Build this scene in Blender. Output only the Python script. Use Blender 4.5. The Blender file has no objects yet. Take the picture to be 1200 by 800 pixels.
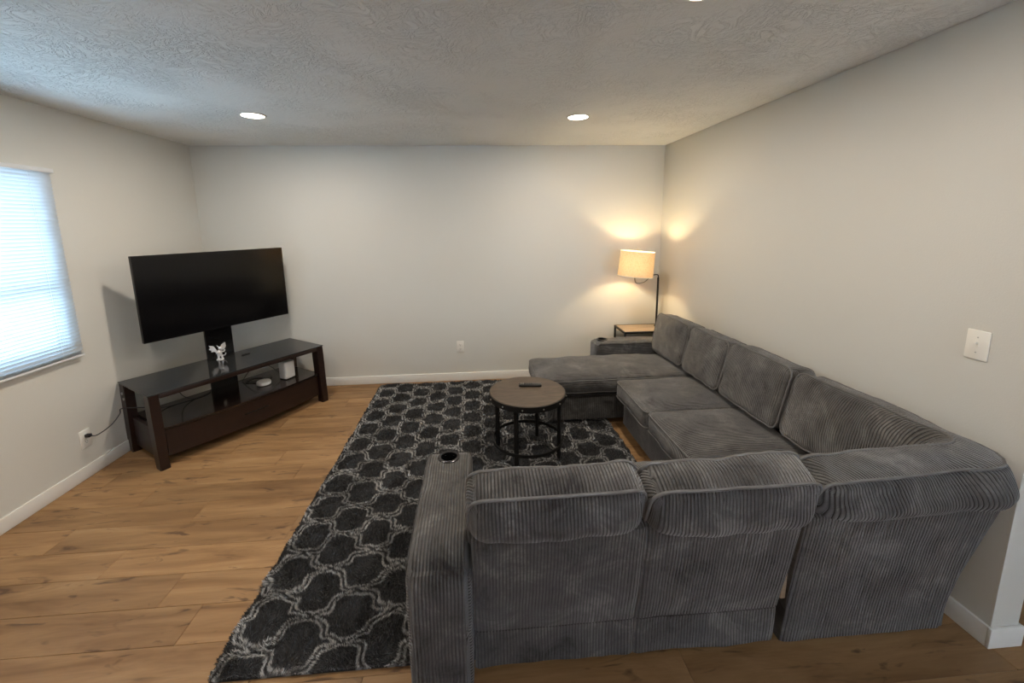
import bpy, bmesh, math, random
import numpy as np
from mathutils import Vector, Matrix, noise as mnoise

random.seed(7)
RNG = np.random.default_rng(7)
C = bpy.context.scene.collection
S = bpy.context.scene
PI = math.pi

# ------------------------------------------------------------------ camera
f_px, yaw, pitch, roll, cam_h = 475.37, 0.0707, 0.1638, -0.0143, 1.6676
cyw, syw, cp, sp = math.cos(yaw), math.sin(yaw), math.cos(pitch), math.sin(pitch)
fwd = Vector((syw * cp, cyw * cp, -sp))
right = Vector((cyw, -syw, 0))
up = right.cross(fwd)
r2 = math.cos(roll) * right + math.sin(roll) * up
u2 = -math.sin(roll) * right + math.cos(roll) * up
cam = bpy.data.cameras.new('camera')
cam.sensor_fit = 'HORIZONTAL'
cam.sensor_width = 36
cam.lens = f_px / 1200 * 36
cam.shift_x = (600 - 591.65) / 1200
cam.shift_y = (340.78 - 400) / 1200
cam.clip_start = 0.02
co = bpy.data.objects.new('camera', cam)
C.objects.link(co)
m = Matrix((r2, u2, -fwd)).transposed().to_4x4()
m.translation = Vector((0, 0, cam_h))
co.matrix_world = m
S.camera = co

# ------------------------------------------------------------------ world, exposure
S.view_settings.view_transform = 'Standard'
S.view_settings.look = 'None'
S.view_settings.gamma = 1
S.view_settings.use_curve_mapping = False
S.view_settings.exposure = 0.56
W = bpy.data.worlds.new('world')
S.world = W
W.use_nodes = True
bg = W.node_tree.nodes['Background']
bg.inputs[0].default_value = (0.42, 0.68, 1.0, 1)
bg.inputs[1].default_value = 3.2

XL, XR, YB, YE, H = -2.6809, 1.9703, 4.2186, 1.2094, 2.44
YN, XE, WT = -2.7, 3.5, 0.12          # rest of the open-plan room behind and beside the camera
BB = 0.0876

def area(name, loc, rot, size, power, col, size_y=None, shape='DISK'):
    l = bpy.data.lights.new(name, 'AREA')
    l.shape = shape
    l.size = size
    if size_y: l.size_y = size_y
    l.energy = power
    l.color = col
    o = bpy.data.objects.new(name, l)
    C.objects.link(o)
    o.location = loc
    o.rotation_euler = rot
    return o
# daylight entering the window (sky and bright ground outside)
DAY = area('window_daylight', (XL - 0.55, 2.15, 1.15), (0, -math.radians(104), 0), 1.5, 44, (0.50, 0.80, 1.0), 1.5, 'RECTANGLE')
# added fill light behind the camera, brightens the ceiling and right wall end
area('added_front_fill', (1.9, YN - 0.5, 1.5), (math.radians(128), 0, 0), 1.5, 44, (0.92, 0.96, 1.0), 1.2, 'RECTANGLE')
LED_W, LED_C = 11.0, (1.0, 0.885, 0.735)

# ------------------------------------------------------------------ materials
def new_mat(name):
    m = bpy.data.materials.new(name)
    m.use_nodes = True
    nt = m.node_tree
    b = nt.nodes['Principled BSDF']
    return m, nt, b
def N(nt, t, **kw):
    n = nt.nodes.new(t)
    for k, v in kw.items():
        if k in ('operation', 'blend_type', 'data_type', 'feature', 'attribute_name', 'noise_dimensions', 'wave_type', 'bands_direction', 'distance', 'mode'):
            setattr(n, k, v)
        else:
            n.inputs[k].default_value = v
    return n
def plain(name, col, rough=0.5, metal=0.0, coat=0.0, spec=0.5, var=0.0, scale=30):
    m, nt, b = new_mat(name)
    b.inputs['Base Color'].default_value = (*col, 1)
    b.inputs['Roughness'].default_value = rough
    b.inputs['Metallic'].default_value = metal
    b.inputs['Coat Weight'].default_value = coat
    b.inputs['Specular IOR Level'].default_value = spec
    tc = nt.nodes.new('ShaderNodeTexCoord')
    n = N(nt, 'ShaderNodeTexNoise', Scale=scale, Detail=3.0)
    nt.links.new(tc.outputs['Object'], n.inputs['Vector'])
    mr = N(nt, 'ShaderNodeMapRange')
    mr.inputs['To Min'].default_value = 1 - var
    mr.inputs['To Max'].default_value = 1 + var
    nt.links.new(n.outputs['Fac'], mr.inputs['Value'])
    mx = N(nt, 'ShaderNodeMix', data_type='RGBA', blend_type='MULTIPLY')
    mx.inputs[0].default_value = 1
    mx.inputs[6].default_value = (*col, 1)
    nt.links.new(mr.outputs[0], mx.inputs[7])
    nt.links.new(mx.outputs[2], b.inputs['Base Color'])
    return m
def bump(nt, b, h, strength, dist):
    bp = N(nt, 'ShaderNodeBump', Strength=strength, Distance=dist)
    nt.links.new(h, bp.inputs['Height'])
    nt.links.new(bp.outputs[0], b.inputs['Normal'])
    return bp
def ramp(nt, src, stops):
    r = nt.nodes.new('ShaderNodeValToRGB')
    e = r.color_ramp.elements
    while len(e) < len(stops): e.new(0.5)
    for i, (p, c) in enumerate(stops):
        e[i].position = p
        e[i].color = (*c, 1) if len(c) == 3 else c
    nt.links.new(src, r.inputs[0])
    return r

# painted wall: faint orange-peel
def wall_mat():
    m, nt, b = new_mat('wall_paint')
    b.inputs['Base Color'].default_value = (0.648, 0.632, 0.585, 1)
    b.inputs['Roughness'].default_value = 0.55
    tc = nt.nodes.new('ShaderNodeTexCoord')
    n = N(nt, 'ShaderNodeTexNoise', Scale=160.0, Detail=2.0)
    nt.links.new(tc.outputs['Object'], n.inputs['Vector'])
    bump(nt, b, n.outputs['Fac'], 0.25, 0.002)
    return m
# skip-trowel ceiling
def ceil_mat():
    m, nt, b = new_mat('textured_ceiling')
    b.inputs['Base Color'].default_value = (0.86, 0.85, 0.82, 1)
    b.inputs['Roughness'].default_value = 0.8
    tc = nt.nodes.new('ShaderNodeTexCoord')
    w = N(nt, 'ShaderNodeTexNoise', Scale=3.0, Detail=2.0)
    nt.links.new(tc.outputs['Object'], w.inputs['Vector'])
    mx = N(nt, 'ShaderNodeMix', data_type='RGBA', blend_type='ADD')
    mx.inputs[0].default_value = 0.35
    nt.links.new(tc.outputs['Object'], mx.inputs[6])
    nt.links.new(w.outputs['Color'], mx.inputs[7])
    n1 = N(nt, 'ShaderNodeTexNoise', Scale=15.0, Detail=6.0, Roughness=0.68, Distortion=2.2)
    nt.links.new(mx.outputs[2], n1.inputs['Vector'])
    r = ramp(nt, n1.outputs['Fac'], [(0.0, (0, 0, 0)), (0.45, (0.1, 0.1, 0.1)), (0.56, (0.85, 0.85, 0.85)), (1, (1, 1, 1))])
    pa = N(nt, 'ShaderNodeTexNoise', Scale=2.2, Detail=2.0)
    nt.links.new(tc.outputs['Object'], pa.inputs['Vector'])
    pr_ = ramp(nt, pa.outputs['Fac'], [(0.35, (0.15, 0.15, 0.15)), (0.62, (1, 1, 1))])
    ml = N(nt, 'ShaderNodeMath', operation='MULTIPLY')
    nt.links.new(r.outputs[0], ml.inputs[0]); nt.links.new(pr_.outputs[0], ml.inputs[1])
    bump(nt, b, ml.outputs[0], 0.85, 0.0068)
    return m
def floor_mat():
    m, nt, b = new_mat('oak_plank')
    tc = nt.nodes.new('ShaderNodeTexCoord')
    oi = nt.nodes.new('ShaderNodeObjectInfo')
    off = N(nt, 'ShaderNodeVectorMath', operation='MULTIPLY')
    comb = nt.nodes.new('ShaderNodeCombineXYZ')
    for i in range(3): nt.links.new(oi.outputs['Random'], comb.inputs[i])
    nt.links.new(comb.outputs[0], off.inputs[0])
    off.inputs[1].default_value = (37.0, 91.0, 13.0)
    add = N(nt, 'ShaderNodeVectorMath', operation='ADD')
    nt.links.new(tc.outputs['Object'], add.inputs[0])
    nt.links.new(off.outputs[0], add.inputs[1])
    def stretched(sx, sy):
        mp = N(nt, 'ShaderNodeMapping')
        mp.inputs['Scale'].default_value = (sx, sy, 1)
        nt.links.new(add.outputs[0], mp.inputs['Vector'])
        return mp.outputs[0]
    g1 = N(nt, 'ShaderNodeTexNoise', Scale=1.0, Detail=4.0, Roughness=0.6, Distortion=0.7)
    nt.links.new(stretched(1.6, 11), g1.inputs['Vector'])
    g2 = N(nt, 'ShaderNodeTexNoise', Scale=1.0, Detail=4.0, Roughness=0.7)
    nt.links.new(stretched(6, 150), g2.inputs['Vector'])
    base = ramp(nt, g1.outputs['Fac'], [(0.28, (0.180, 0.094, 0.039)), (0.45, (0.262, 0.146, 0.064)), (0.6, (0.33, 0.192, 0.088)), (0.78, (0.40, 0.250, 0.126))])
    fine = N(nt, 'ShaderNodeMapRange')
    fine.inputs['To Min'].default_value = 0.86; fine.inputs['To Max'].default_value = 1.14
    nt.links.new(g2.outputs['Fac'], fine.inputs['Value'])
    mx = N(nt, 'ShaderNodeMix', data_type='RGBA', blend_type='MULTIPLY'); mx.inputs[0].default_value = 1
    nt.links.new(base.outputs[0], mx.inputs[6]); nt.links.new(fine.outputs[0], mx.inputs[7])
    # knots and dark mineral streaks
    kn = N(nt, 'ShaderNodeTexNoise', Scale=1.0, Detail=3.0, Roughness=0.55, Distortion=1.2)
    nt.links.new(stretched(4.2, 17), kn.inputs['Vector'])
    kr = ramp(nt, kn.outputs['Fac'], [(0.0, (0, 0, 0)), (0.60, (0, 0, 0)), (0.70, (1, 1, 1)), (1, (1, 1, 1))])
    mk = N(nt, 'ShaderNodeMix', data_type='RGBA', blend_type='MIX')
    sc = N(nt, 'ShaderNodeMath', operation='MULTIPLY'); sc.inputs[1].default_value = 0.8
    nt.links.new(kr.outputs[0], sc.inputs[0]); nt.links.new(sc.outputs[0], mk.inputs[0])
    nt.links.new(mx.outputs[2], mk.inputs[6]); mk.inputs[7].default_value = (0.085, 0.045, 0.024, 1)
    # board to board tone
    tone = N(nt, 'ShaderNodeMapRange')
    tone.inputs['To Min'].default_value = 0.86; tone.inputs['To Max'].default_value = 1.12
    nt.links.new(oi.outputs['Random'], tone.inputs['Value'])
    mt = N(nt, 'ShaderNodeMix', data_type='RGBA', blend_type='MULTIPLY'); mt.inputs[0].default_value = 1
    nt.links.new(mk.outputs[2], mt.inputs[6]); nt.links.new(tone.outputs[0], mt.inputs[7])
    nt.links.new(mt.outputs[2], b.inputs['Base Color'])
    b.inputs['Roughness'].default_value = 0.5
    b.inputs['Specular IOR Level'].default_value = 0.35
    bump(nt, b, g2.outputs['Fac'], 0.15, 0.001)
    return m
# wide-wale corduroy; 'rib' runs across the ribs in metres
def cord_mat(name='grey_corduroy', pitch=0.0118):
    m, nt, b = new_mat(name)
    at = N(nt, 'ShaderNodeAttribute', attribute_name='rib')
    tc = nt.nodes.new('ShaderNodeTexCoord')
    wob = N(nt, 'ShaderNodeTexNoise', Scale=5.0, Detail=1.0)
    nt.links.new(tc.outputs['Object'], wob.inputs['Vector'])
    wm = N(nt, 'ShaderNodeMath', operation='MULTIPLY_ADD')
    wm.inputs[1].default_value = 0.012
    nt.links.new(wob.outputs['Fac'], wm.inputs[0]); nt.links.new(at.outputs['Fac'], wm.inputs[2])
    mu = N(nt, 'ShaderNodeMath', operation='MULTIPLY'); mu.inputs[1].default_value = PI / pitch
    nt.links.new(wm.outputs[0], mu.inputs[0])
    si = N(nt, 'ShaderNodeMath', operation='SINE'); nt.links.new(mu.outputs[0], si.inputs[0])
    ab = N(nt, 'ShaderNodeMath', operation='ABSOLUTE'); nt.links.new(si.outputs[0], ab.inputs[0])
    pw = N(nt, 'ShaderNodeMath', operation='POWER'); pw.inputs[1].default_value = 0.6
    nt.links.new(ab.outputs[0], pw.inputs[0])
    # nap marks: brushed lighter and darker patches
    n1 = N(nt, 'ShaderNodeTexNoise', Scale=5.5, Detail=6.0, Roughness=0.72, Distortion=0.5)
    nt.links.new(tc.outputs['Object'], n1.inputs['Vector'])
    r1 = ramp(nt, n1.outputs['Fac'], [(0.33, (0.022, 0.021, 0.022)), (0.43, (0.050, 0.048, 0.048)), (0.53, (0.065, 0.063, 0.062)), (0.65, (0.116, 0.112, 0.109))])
    gr = ramp(nt, pw.outputs[0], [(0.0, (0.08, 0.08, 0.08)), (0.5, (0.48, 0.48, 0.48)), (1.0, (1.70, 1.70, 1.70))])  # groove shade and lit crests painted into the rib colour
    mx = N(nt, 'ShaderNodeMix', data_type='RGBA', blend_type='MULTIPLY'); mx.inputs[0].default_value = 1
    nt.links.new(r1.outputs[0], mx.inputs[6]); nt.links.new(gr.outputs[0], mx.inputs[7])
    nt.links.new(mx.outputs[2], b.inputs['Base Color'])
    b.inputs['Roughness'].default_value = 0.9
    b.inputs['Specular IOR Level'].default_value = 0.15
    b.inputs['Sheen Weight'].default_value = 0.45
    b.inputs['Sheen Roughness'].default_value = 0.45
    b.inputs['Sheen Tint'].default_value = (0.72, 0.72, 0.74, 1)
    bump(nt, b, pw.outputs[0], 0.9, 0.0045)
    return m
def wood_mat(name, c1, c2, rough, scale=(1.5, 30, 30), coat=0.0):
    m, nt, b = new_mat(name)
    tc = nt.nodes.new('ShaderNodeTexCoord')
    mp = N(nt, 'ShaderNodeMapping'); mp.inputs['Scale'].default_value = scale
    nt.links.new(tc.outputs['Object'], mp.inputs['Vector'])
    n = N(nt, 'ShaderNodeTexNoise', Scale=1.0, Detail=4.0, Roughness=0.6, Distortion=0.6)
    nt.links.new(mp.outputs[0], n.inputs['Vector'])
    r = ramp(nt, n.outputs['Fac'], [(0.3, c1), (0.7, c2)])
    nt.links.new(r.outputs[0], b.inputs['Base Color'])
    b.inputs['Roughness'].default_value = rough
    b.inputs['Coat Weight'].default_value = coat
    return m
def emit_mat(name, col, s):
    m, nt, b = new_mat(name)
    b.inputs['Base Color'].default_value = (*col, 1)
    b.inputs['Emission Color'].default_value = (*col, 1)
    b.inputs['Emission Strength'].default_value = s
    return m
def trans_mat(name, col, fac, rough=0.6):      # thin material that lets light through
    m, nt, b = new_mat(name)
    b.inputs['Base Color'].default_value = (*col, 1)
    b.inputs['Roughness'].default_value = rough
    t = nt.nodes.new('ShaderNodeBsdfTranslucent')
    t.inputs[0].default_value = (*col, 1)
    mx = nt.nodes.new('ShaderNodeMixShader'); mx.inputs[0].default_value = fac
    nt.links.new(b.outputs[0], mx.inputs[1]); nt.links.new(t.outputs[0], mx.inputs[2])
    nt.links.new(mx.outputs[0], nt.nodes['Material Output'].inputs[0])
    return m, nt, b, t

M = {}
M['wall'] = wall_mat()
M['ceil'] = ceil_mat()
M['plank'] = floor_mat()
M['trim'] = plain('white_trim_paint', (0.76, 0.75, 0.72), 0.4, var=0.02)
M['plate'] = plain('white_plastic', (0.84, 0.82, 0.77), 0.35, var=0.02)
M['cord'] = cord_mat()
M['piping'] = plain('grey_piping', (0.145, 0.142, 0.142), 0.9, spec=0.15, var=0.25, scale=40)
M['black'] = plain('black_metal', (0.012, 0.012, 0.013), 0.45, 0.3, var=0.2)
M['gloss_black'] = plain('gloss_black', (0.006, 0.006, 0.007), 0.12, var=0.1)
M['under'] = plain('dark_underside', (0.015, 0.015, 0.016), 0.9, var=0.2)
M['espresso'] = wood_mat('espresso_wood', (0.009, 0.0035, 0.0027), (0.019, 0.0066, 0.0045), 0.38, (3, 40, 40), 0.05)
M['table_wood'] = wood_mat('brown_table_wood', (0.060, 0.043, 0.031), (0.110, 0.080, 0.058), 0.55, (9, 30, 30))
M['light_wood'] = wood_mat('light_oak', (0.30, 0.22, 0.145), (0.42, 0.33, 0.24), 0.5, (3, 40, 40))
M['glass_top'] = plain('smoked_glass_top', (0.020, 0.022, 0.024), 0.10, spec=0.5, var=0.05)
M['shelf_gloss'] = plain('gloss_dark_shelf', (0.014, 0.009, 0.008), 0.12, var=0.1)
M['screen'] = plain('television_screen', (0.003, 0.003, 0.004), 0.14, spec=0.35, var=0.05)
M['white'] = plain('white_device', (0.75, 0.73, 0.70), 0.4, var=0.03)
M['fig'] = plain('pale_grey_resin', (0.62, 0.62, 0.64), 0.45, var=0.25, scale=60)
M['cable'] = plain('black_cable', (0.012, 0.012, 0.018), 0.5, var=0.1)
M['steel'] = plain('steel', (0.55, 0.54, 0.52), 0.3, 1.0, var=0.05)
M['cupsteel'] = plain('dark_cup_rim', (0.09, 0.09, 0.10), 0.25, 0.8, var=0.05)
M['lens'] = emit_mat('led_lens', (1.0, 0.90, 0.74), 9.0)
M['bulb'] = emit_mat('bulb_glow', (1.0, 0.83, 0.49), 290.0)
M['vinyl'] = plain('white_vinyl', (0.75, 0.76, 0.78), 0.35, var=0.02)
M['slat'], _n, _b, _t = trans_mat('blind_slat', (0.66, 0.69, 0.72), 0.25)
M['shade'], nt, b, t = trans_mat('linen_shade', (0.86, 0.70, 0.46), 0.050, 0.8)
tc = nt.nodes.new('ShaderNodeTexCoord')
wv = [N(nt, 'ShaderNodeTexNoise', Scale=1.0, Detail=2.0) for _ in range(2)]
for w_, s_ in zip(wv, ((40, 40, 500), (400, 400, 30))):
    mp = N(nt, 'ShaderNodeMapping'); mp.inputs['Scale'].default_value = s_
    nt.links.new(tc.outputs['Object'], mp.inputs['Vector']); nt.links.new(mp.outputs[0], w_.inputs['Vector'])
ad = N(nt, 'ShaderNodeMath', operation='ADD')
nt.links.new(wv[0].outputs['Fac'], ad.inputs[0]); nt.links.new(wv[1].outputs['Fac'], ad.inputs[1])
rr = ramp(nt, ad.outputs[0], [(0.7, (0.62, 0.40, 0.21)), (1.0, (0.84, 0.60, 0.36))])
nt.links.new(rr.outputs[0], b.inputs['Base Color']); nt.links.new(rr.outputs[0], t.inputs[0])
# window glass: clear pane
g = bpy.data.materials.new('window_glass'); g.use_nodes = True
gb = g.node_tree.nodes['Principled BSDF']
gb.inputs['Roughness'].default_value = 0.02
gb.inputs['Transmission Weight'].default_value = 1.0
gb.inputs['IOR'].default_value = 1.02
gb.inputs['Base Color'].default_value = (0.97, 0.99, 1.0, 1)
M['glass'] = g
# rug pile: colour is the dye pattern carried by the tufts
m, nt, b = new_mat('shag_pile')
at = N(nt, 'ShaderNodeAttribute', attribute_name='dye')
nt.links.new(at.outputs['Color'], b.inputs['Base Color'])
b.inputs['Roughness'].default_value = 0.85
b.inputs['Specular IOR Level'].default_value = 0.15
b.inputs['Sheen Weight'].default_value = 0.3
M['pile'] = m

# ------------------------------------------------------------------ helpers
def link(name, me, mat=None, parent=None):
    o = bpy.data.objects.new(name, me)
    C.objects.link(o)
    if mat is not None and me is not None and not me.materials: me.materials.append(mat)
    if parent is not None: o.parent = parent
    return o
def obj(name, bm, mat, parent=None, smooth=True):
    me = bpy.data.meshes.new(name)
    bmesh.ops.recalc_face_normals(bm, faces=bm.faces)
    bm.to_mesh(me); bm.free()
    if smooth:
        for p in me.polygons: p.use_smooth = True
        me.set_sharp_from_angle(angle=math.radians(35))
    return link(name, me, mat, parent)
def tag(o, label=None, cat=None, group=None, kind=None):
    if label: o['label'] = label
    if cat: o['category'] = cat
    if group: o['group'] = group
    if kind: o['kind'] = kind
    return o
def thing(name, label, cat, loc=(0, 0, 0), rz=0, group=None):
    o = bpy.data.objects.new(name, None); C.objects.link(o)
    o.empty_display_size = 0.1
    o.location = loc; o.rotation_euler = (0, 0, rz)
    return tag(o, label, cat, group)
def bx(bm, x0, x1, y0, y1, z0, z1, bev=0.0, seg=2, mat=None):
    r = bmesh.ops.create_cube(bm, size=1)
    vs = r['verts']
    for v in vs:
        v.co = Vector(((x0 + x1) / 2 + v.co.x * (x1 - x0), (y0 + y1) / 2 + v.co.y * (y1 - y0), (z0 + z1) / 2 + v.co.z * (z1 - z0)))
        if mat is not None: v.co = mat @ v.co
    if bev > 0:
        es = list({e for v in vs for e in v.link_edges})
        bmesh.ops.bevel(bm, geom=es, offset=bev, segments=seg, affect='EDGES', profile=0.5, clamp_overlap=True)
def box(name, x0, x1, y0, y1, z0, z1, mat, parent=None, bev=0.0, seg=2):
    bm = bmesh.new(); bx(bm, x0, x1, y0, y1, z0, z1, bev, seg)
    return obj(name, bm, mat, parent)
def cyl(bm, p0, p1, r, r1=None, n=20, caps=True):
    p0, p1 = Vector(p0), Vector(p1)
    d = (p1 - p0)
    q = d.to_track_quat('Z', 'Y').to_matrix().to_4x4()
    q.translation = (p0 + p1) / 2
    bmesh.ops.create_cone(bm, cap_ends=caps, segments=n, radius1=r, radius2=r if r1 is None else r1, depth=d.length, matrix=q)
def tube(bm, pts, r, n=8, closed=False, caps=True):
    pts = [Vector(p) for p in pts]
    K = len(pts)
    rings = []
    prev = None
    for i, p in enumerate(pts):
        if closed: t = pts[(i + 1) % K] - pts[i - 1]
        else: t = pts[min(i + 1, K - 1)] - pts[max(i - 1, 0)]
        t.normalize()
        if prev is None:
            a = Vector((0, 0, 1)) if abs(t.z) < 0.9 else Vector((1, 0, 0))
            nrm = t.cross(a).normalized()
        else:
            nrm = (prev - t * prev.dot(t)).normalized()
        prev = nrm
        bn = t.cross(nrm)
        rings.append([bm.verts.new(p + (nrm * math.cos(k * 2 * PI / n) + bn * math.sin(k * 2 * PI / n)) * r) for k in range(n)])
    for i in range(K if closed else K - 1):
        a, b_ = rings[i], rings[(i + 1) % K]
        # align seams when closing
        sft = 0
        if closed and i == K - 1:
            sft = min(range(n), key=lambda s: (a[0].co - b_[s].co).length)
        for k in range(n):
            bm.faces.new((a[k], a[(k + 1) % n], b_[(k + 1 + sft) % n], b_[(k + sft) % n]))
    if caps and not closed:
        bm.faces.new(rings[0][::-1]); bm.faces.new(rings[-1])
def smooth_path(pts, n=8, closed=False):
    P = [Vector(p) for p in pts]; K = len(P); out = []
    rng = range(K) if closed else range(K - 1)
    for i in rng:
        p0 = P[(i - 1) % K] if closed or i > 0 else P[0]
        p1 = P[i]; p2 = P[(i + 1) % K]
        p3 = P[(i + 2) % K] if closed or i + 2 < K else P[-1]
        for j in range(n):
            t = j / n
            out.append(0.5 * ((2 * p1) + (-p0 + p2) * t + (2 * p0 - 5 * p1 + 4 * p2 - p3) * t * t + (-p0 + 3 * p1 - 3 * p2 + p3) * t ** 3))
    if not closed: out.append(P[-1])
    return out
def lathe(bm, prof, n=32, cx=0, cy=0):
    rings = []
    for r, z in prof:
        rings.append([bm.verts.new((cx + r * math.cos(k * 2 * PI / n), cy + r * math.sin(k * 2 * PI / n), z)) for k in range(n)])
    for a, b_ in zip(rings, rings[1:]):
        for k in range(n): bm.faces.new((a[k], a[(k + 1) % n], b_[(k + 1) % n], b_[k]))
    return rings

# ------------------------------------------------------------------ the room
floor = tag(box('floor', XL - WT, XE + WT, YN - WT, YB + WT, -0.12, -0.012, M['under']), kind='structure')
PW, PL = 0.182, 1.22
pm = {}
def plank_mesh(l, w):
    k = (round(l, 3), round(w, 3))
    if k not in pm:
        bm = bmesh.new(); bx(bm, 0, l - 0.0012, 0, w - 0.0012, -0.0119, 0, 0.0012, 1)
        me = bpy.data.meshes.new('plank'); bm.to_mesh(me); bm.free(); me.materials.append(M['plank'])
        pm[k] = me
    return pm[k]
y = YN
row = 0
while y < YB - 0.01:
    w = min(PW, YB - y)
    x = XL - [0.0, 0.41, 0.83, 0.22, 0.64, 1.02][row % 6]
    while x < XE - 0.01:
        x0, x1 = max(x, XL), min(x + PL, XE)
        if x1 - x0 > 0.05:
            o = link('plank', plank_mesh(x1 - x0, w), None, floor); o.location = (x0, y, 0)
        x += PL
    y += PW; row += 1

tag(box('ceiling', XL - WT, XE + WT, YN - WT, YB + WT, H, H + 0.12, M['ceil']), kind='structure')
tag(box('wall_back', XL - WT, XE + WT, YB, YB + WT, -0.12, H, M['wall']), kind='structure')
bm = bmesh.new()
bx(bm, XL - WT, 1.1, YN - WT, YN, -0.12, H); bx(bm, 2.7, XE + WT, YN - WT, YN, -0.12, H)
bx(bm, 1.1, 2.7, YN - WT, YN, -0.12, 0.9); bx(bm, 1.1, 2.7, YN - WT, YN, 2.1, H)  # opening left for the added window
tag(obj('wall_front', bm, M['wall'], smooth=False), kind='structure')
w2 = bpy.data.objects.new('added_window', None); C.objects.link(w2); tag(w2, kind='structure'); w2.location = (1.9, YN - 0.06, 0.9)  # unseen window, added to let the fill light in
bm = bmesh.new()
for a in ((-0.8, 0.8, 0, 0.05), (-0.8, 0.8, 1.15, 1.2), (-0.8, -0.75, 0.05, 1.15), (0.75, 0.8, 0.05, 1.15), (-0.02, 0.02, 0.05, 1.15)):
    bx(bm, a[0], a[1], -0.03, 0.03, a[2], a[3])
obj('frame', bm, M['vinyl'], w2)
for a in (-0.75, 0.02): box('pane', a, a + 0.73, -0.002, 0.002, 0.05, 1.15, M['glass'], w2)
tag(box('wall_side', XE, XE + WT, YN, YB, -0.12, H, M['wall']), kind='structure')
tag(box('wall_right', XR, XR + WT, YE, YB, 0, H, M['wall'], bev=0.003), kind='structure')
# left wall with window opening
WY0, WY1, WZ0, WZ1 = 1.50, 2.795, 0.885, 2.02
bm = bmesh.new()
bx(bm, XL - WT, XL, YN, WY0, -0.12, H); bx(bm, XL - WT, XL, WY1, YB, -0.12, H)
bx(bm, XL - WT, XL, WY0, WY1, -0.12, WZ0); bx(bm, XL - WT, XL, WY0, WY1, WZ1, H)
tag(obj('wall_left', bm, M['wall'], smooth=False), kind='structure')
T = 0.013
def base(name, x0, x1, y0, y1):
    tag(box(name, x0, x1, y0, y1, 0, BB, M['trim'], bev=0.003), kind='structure')
base('baseboard_back', XL, XR, YB - T, YB)
base('baseboard_left', XL, XL + T, YN, YB - T)
base('baseboard_right', XR - T, XR, YE, YB - T)
base('baseboard_end', XR - T, XR + WT + T, YE - T, YE)
base('baseboard_side', XR + WT, XR + WT + T, YE, YB)
# window
win = bpy.data.objects.new('window_1', None); C.objects.link(win); tag(win, kind='structure')
win.location = (XL - 0.07, (WY0 + WY1) / 2, WZ0)
ww, wh = (WY1 - WY0) / 2, WZ1 - WZ0
bm = bmesh.new()
bx(bm, -0.03, 0.03, -ww, ww, 0, 0.045); bx(bm, -0.03, 0.03, -ww, ww, wh - 0.045, wh)
bx(bm, -0.03, 0.03, -ww, -ww + 0.045, 0.045, wh - 0.045); bx(bm, -0.03, 0.03, ww - 0.045, ww, 0.045, wh - 0.045)
obj('frame', bm, M['vinyl'], win)
box('meeting_rail', -0.02, 0.025, -ww + 0.045, ww - 0.045, 0.40, 0.45, M['vinyl'], win, bev=0.003)
box('pane', -0.002, 0.002, -ww + 0.045, ww - 0.045, 0.45, wh - 0.045, M['glass'], win)
box('pane', 0.008, 0.012, -ww + 0.045, ww - 0.045, 0.045, 0.40, M['glass'], win)

# blinds
BY0, BY1 = 1.42, 2.836
bl = thing('window_blind', 'white horizontal mini blind closed over the window on the left wall', 'blind', (XL, 0, 0))
box('headrail', 0.002, 0.040, BY0 - 0.004, BY1 + 0.012, 2.022, 2.050, M['vinyl'], bl, bev=0.003)
bm = bmesh.new()
ns = 7
rows = []
for i in range(ns):
    t_ = -1 + 2 * i / (ns - 1)
    rows.append([bm.verts.new((0.0027 * (1 - t_ * t_), BY0, 0.0135 * t_)), bm.verts.new((0.0027 * (1 - t_ * t_), BY1, 0.0135 * t_))])
for a, b_ in zip(rows, rows[1:]): bm.faces.new((a[0], a[1], b_[1], b_[0]))
sm = bpy.data.meshes.new('slat'); bm.to_mesh(sm); bm.free(); sm.materials.append(M['slat'])
for p in sm.polygons: p.use_smooth = True
z = 2.012
k = 0
while z > 0.872:
    o = link('slat', sm, None, bl); o.location = (0.021, 0, z)
    o.rotation_euler = (0, math.radians(30 + random.uniform(-1.5, 1.5)), 0)
    z -= 0.0222; k += 1
for i in range(4):
    o = link('slat', sm, None, bl); o.location = (0.021, 0, 0.868 - i * 0.006); o.rotation_euler = (0, math.radians(80), 0)
box('bottom_rail', 0.010, 0.034, BY0, BY1, 0.834, 0.848, M['vinyl'], bl, bev=0.003)
for yy in (BY1 - 0.14, BY1 - 0.70, BY1 - 1.26):
    bm = bmesh.new()
    for xx in (0.0085, 0.0335): cyl(bm, (xx, yy, 0.84), (xx, yy, 2.03), 0.0009, n=5)
    obj('ladder_cord', bm, M['vinyl'], bl)

# ------------------------------------------------------------------ recessed lights
def downlight(x, y, label, shown=True):
    t_ = thing('ceiling_light', label, 'ceiling light', (x, y, H), group='recessed ceiling lights')
    bm = bmesh.new(); lathe(bm, [(0.072, -0.0005), (0.072, -0.008), (0.086, -0.004), (0.089, -0.0005)], 40)
    obj('trim_ring', bm, M['trim'], t_)
    bm = bmesh.new(); cyl(bm, (0, 0, -0.007), (0, 0, -0.0005), 0.0715, n=40)
    obj('lens', bm, M['lens'], t_)
    area('downlight_lamp', (x, y, H - 0.012), (0, 0, 0), 0.13, LED_W, LED_C)
downlight(-1.521, 3.102, 'round recessed ceiling light above the television stand')
downlight(0.779, 3.108, 'round recessed ceiling light above the chaise end of the sofa')
downlight(0.790, 1.448, 'recessed ceiling light cut by the top edge of the photo')
for x, y in ((-1.521, 1.50), (-0.35, -1.1)):
    downlight(x, y, 'recessed ceiling light out of view ' + ('to the upper left of the frame' if y > 0 else 'behind the camera'))

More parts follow.
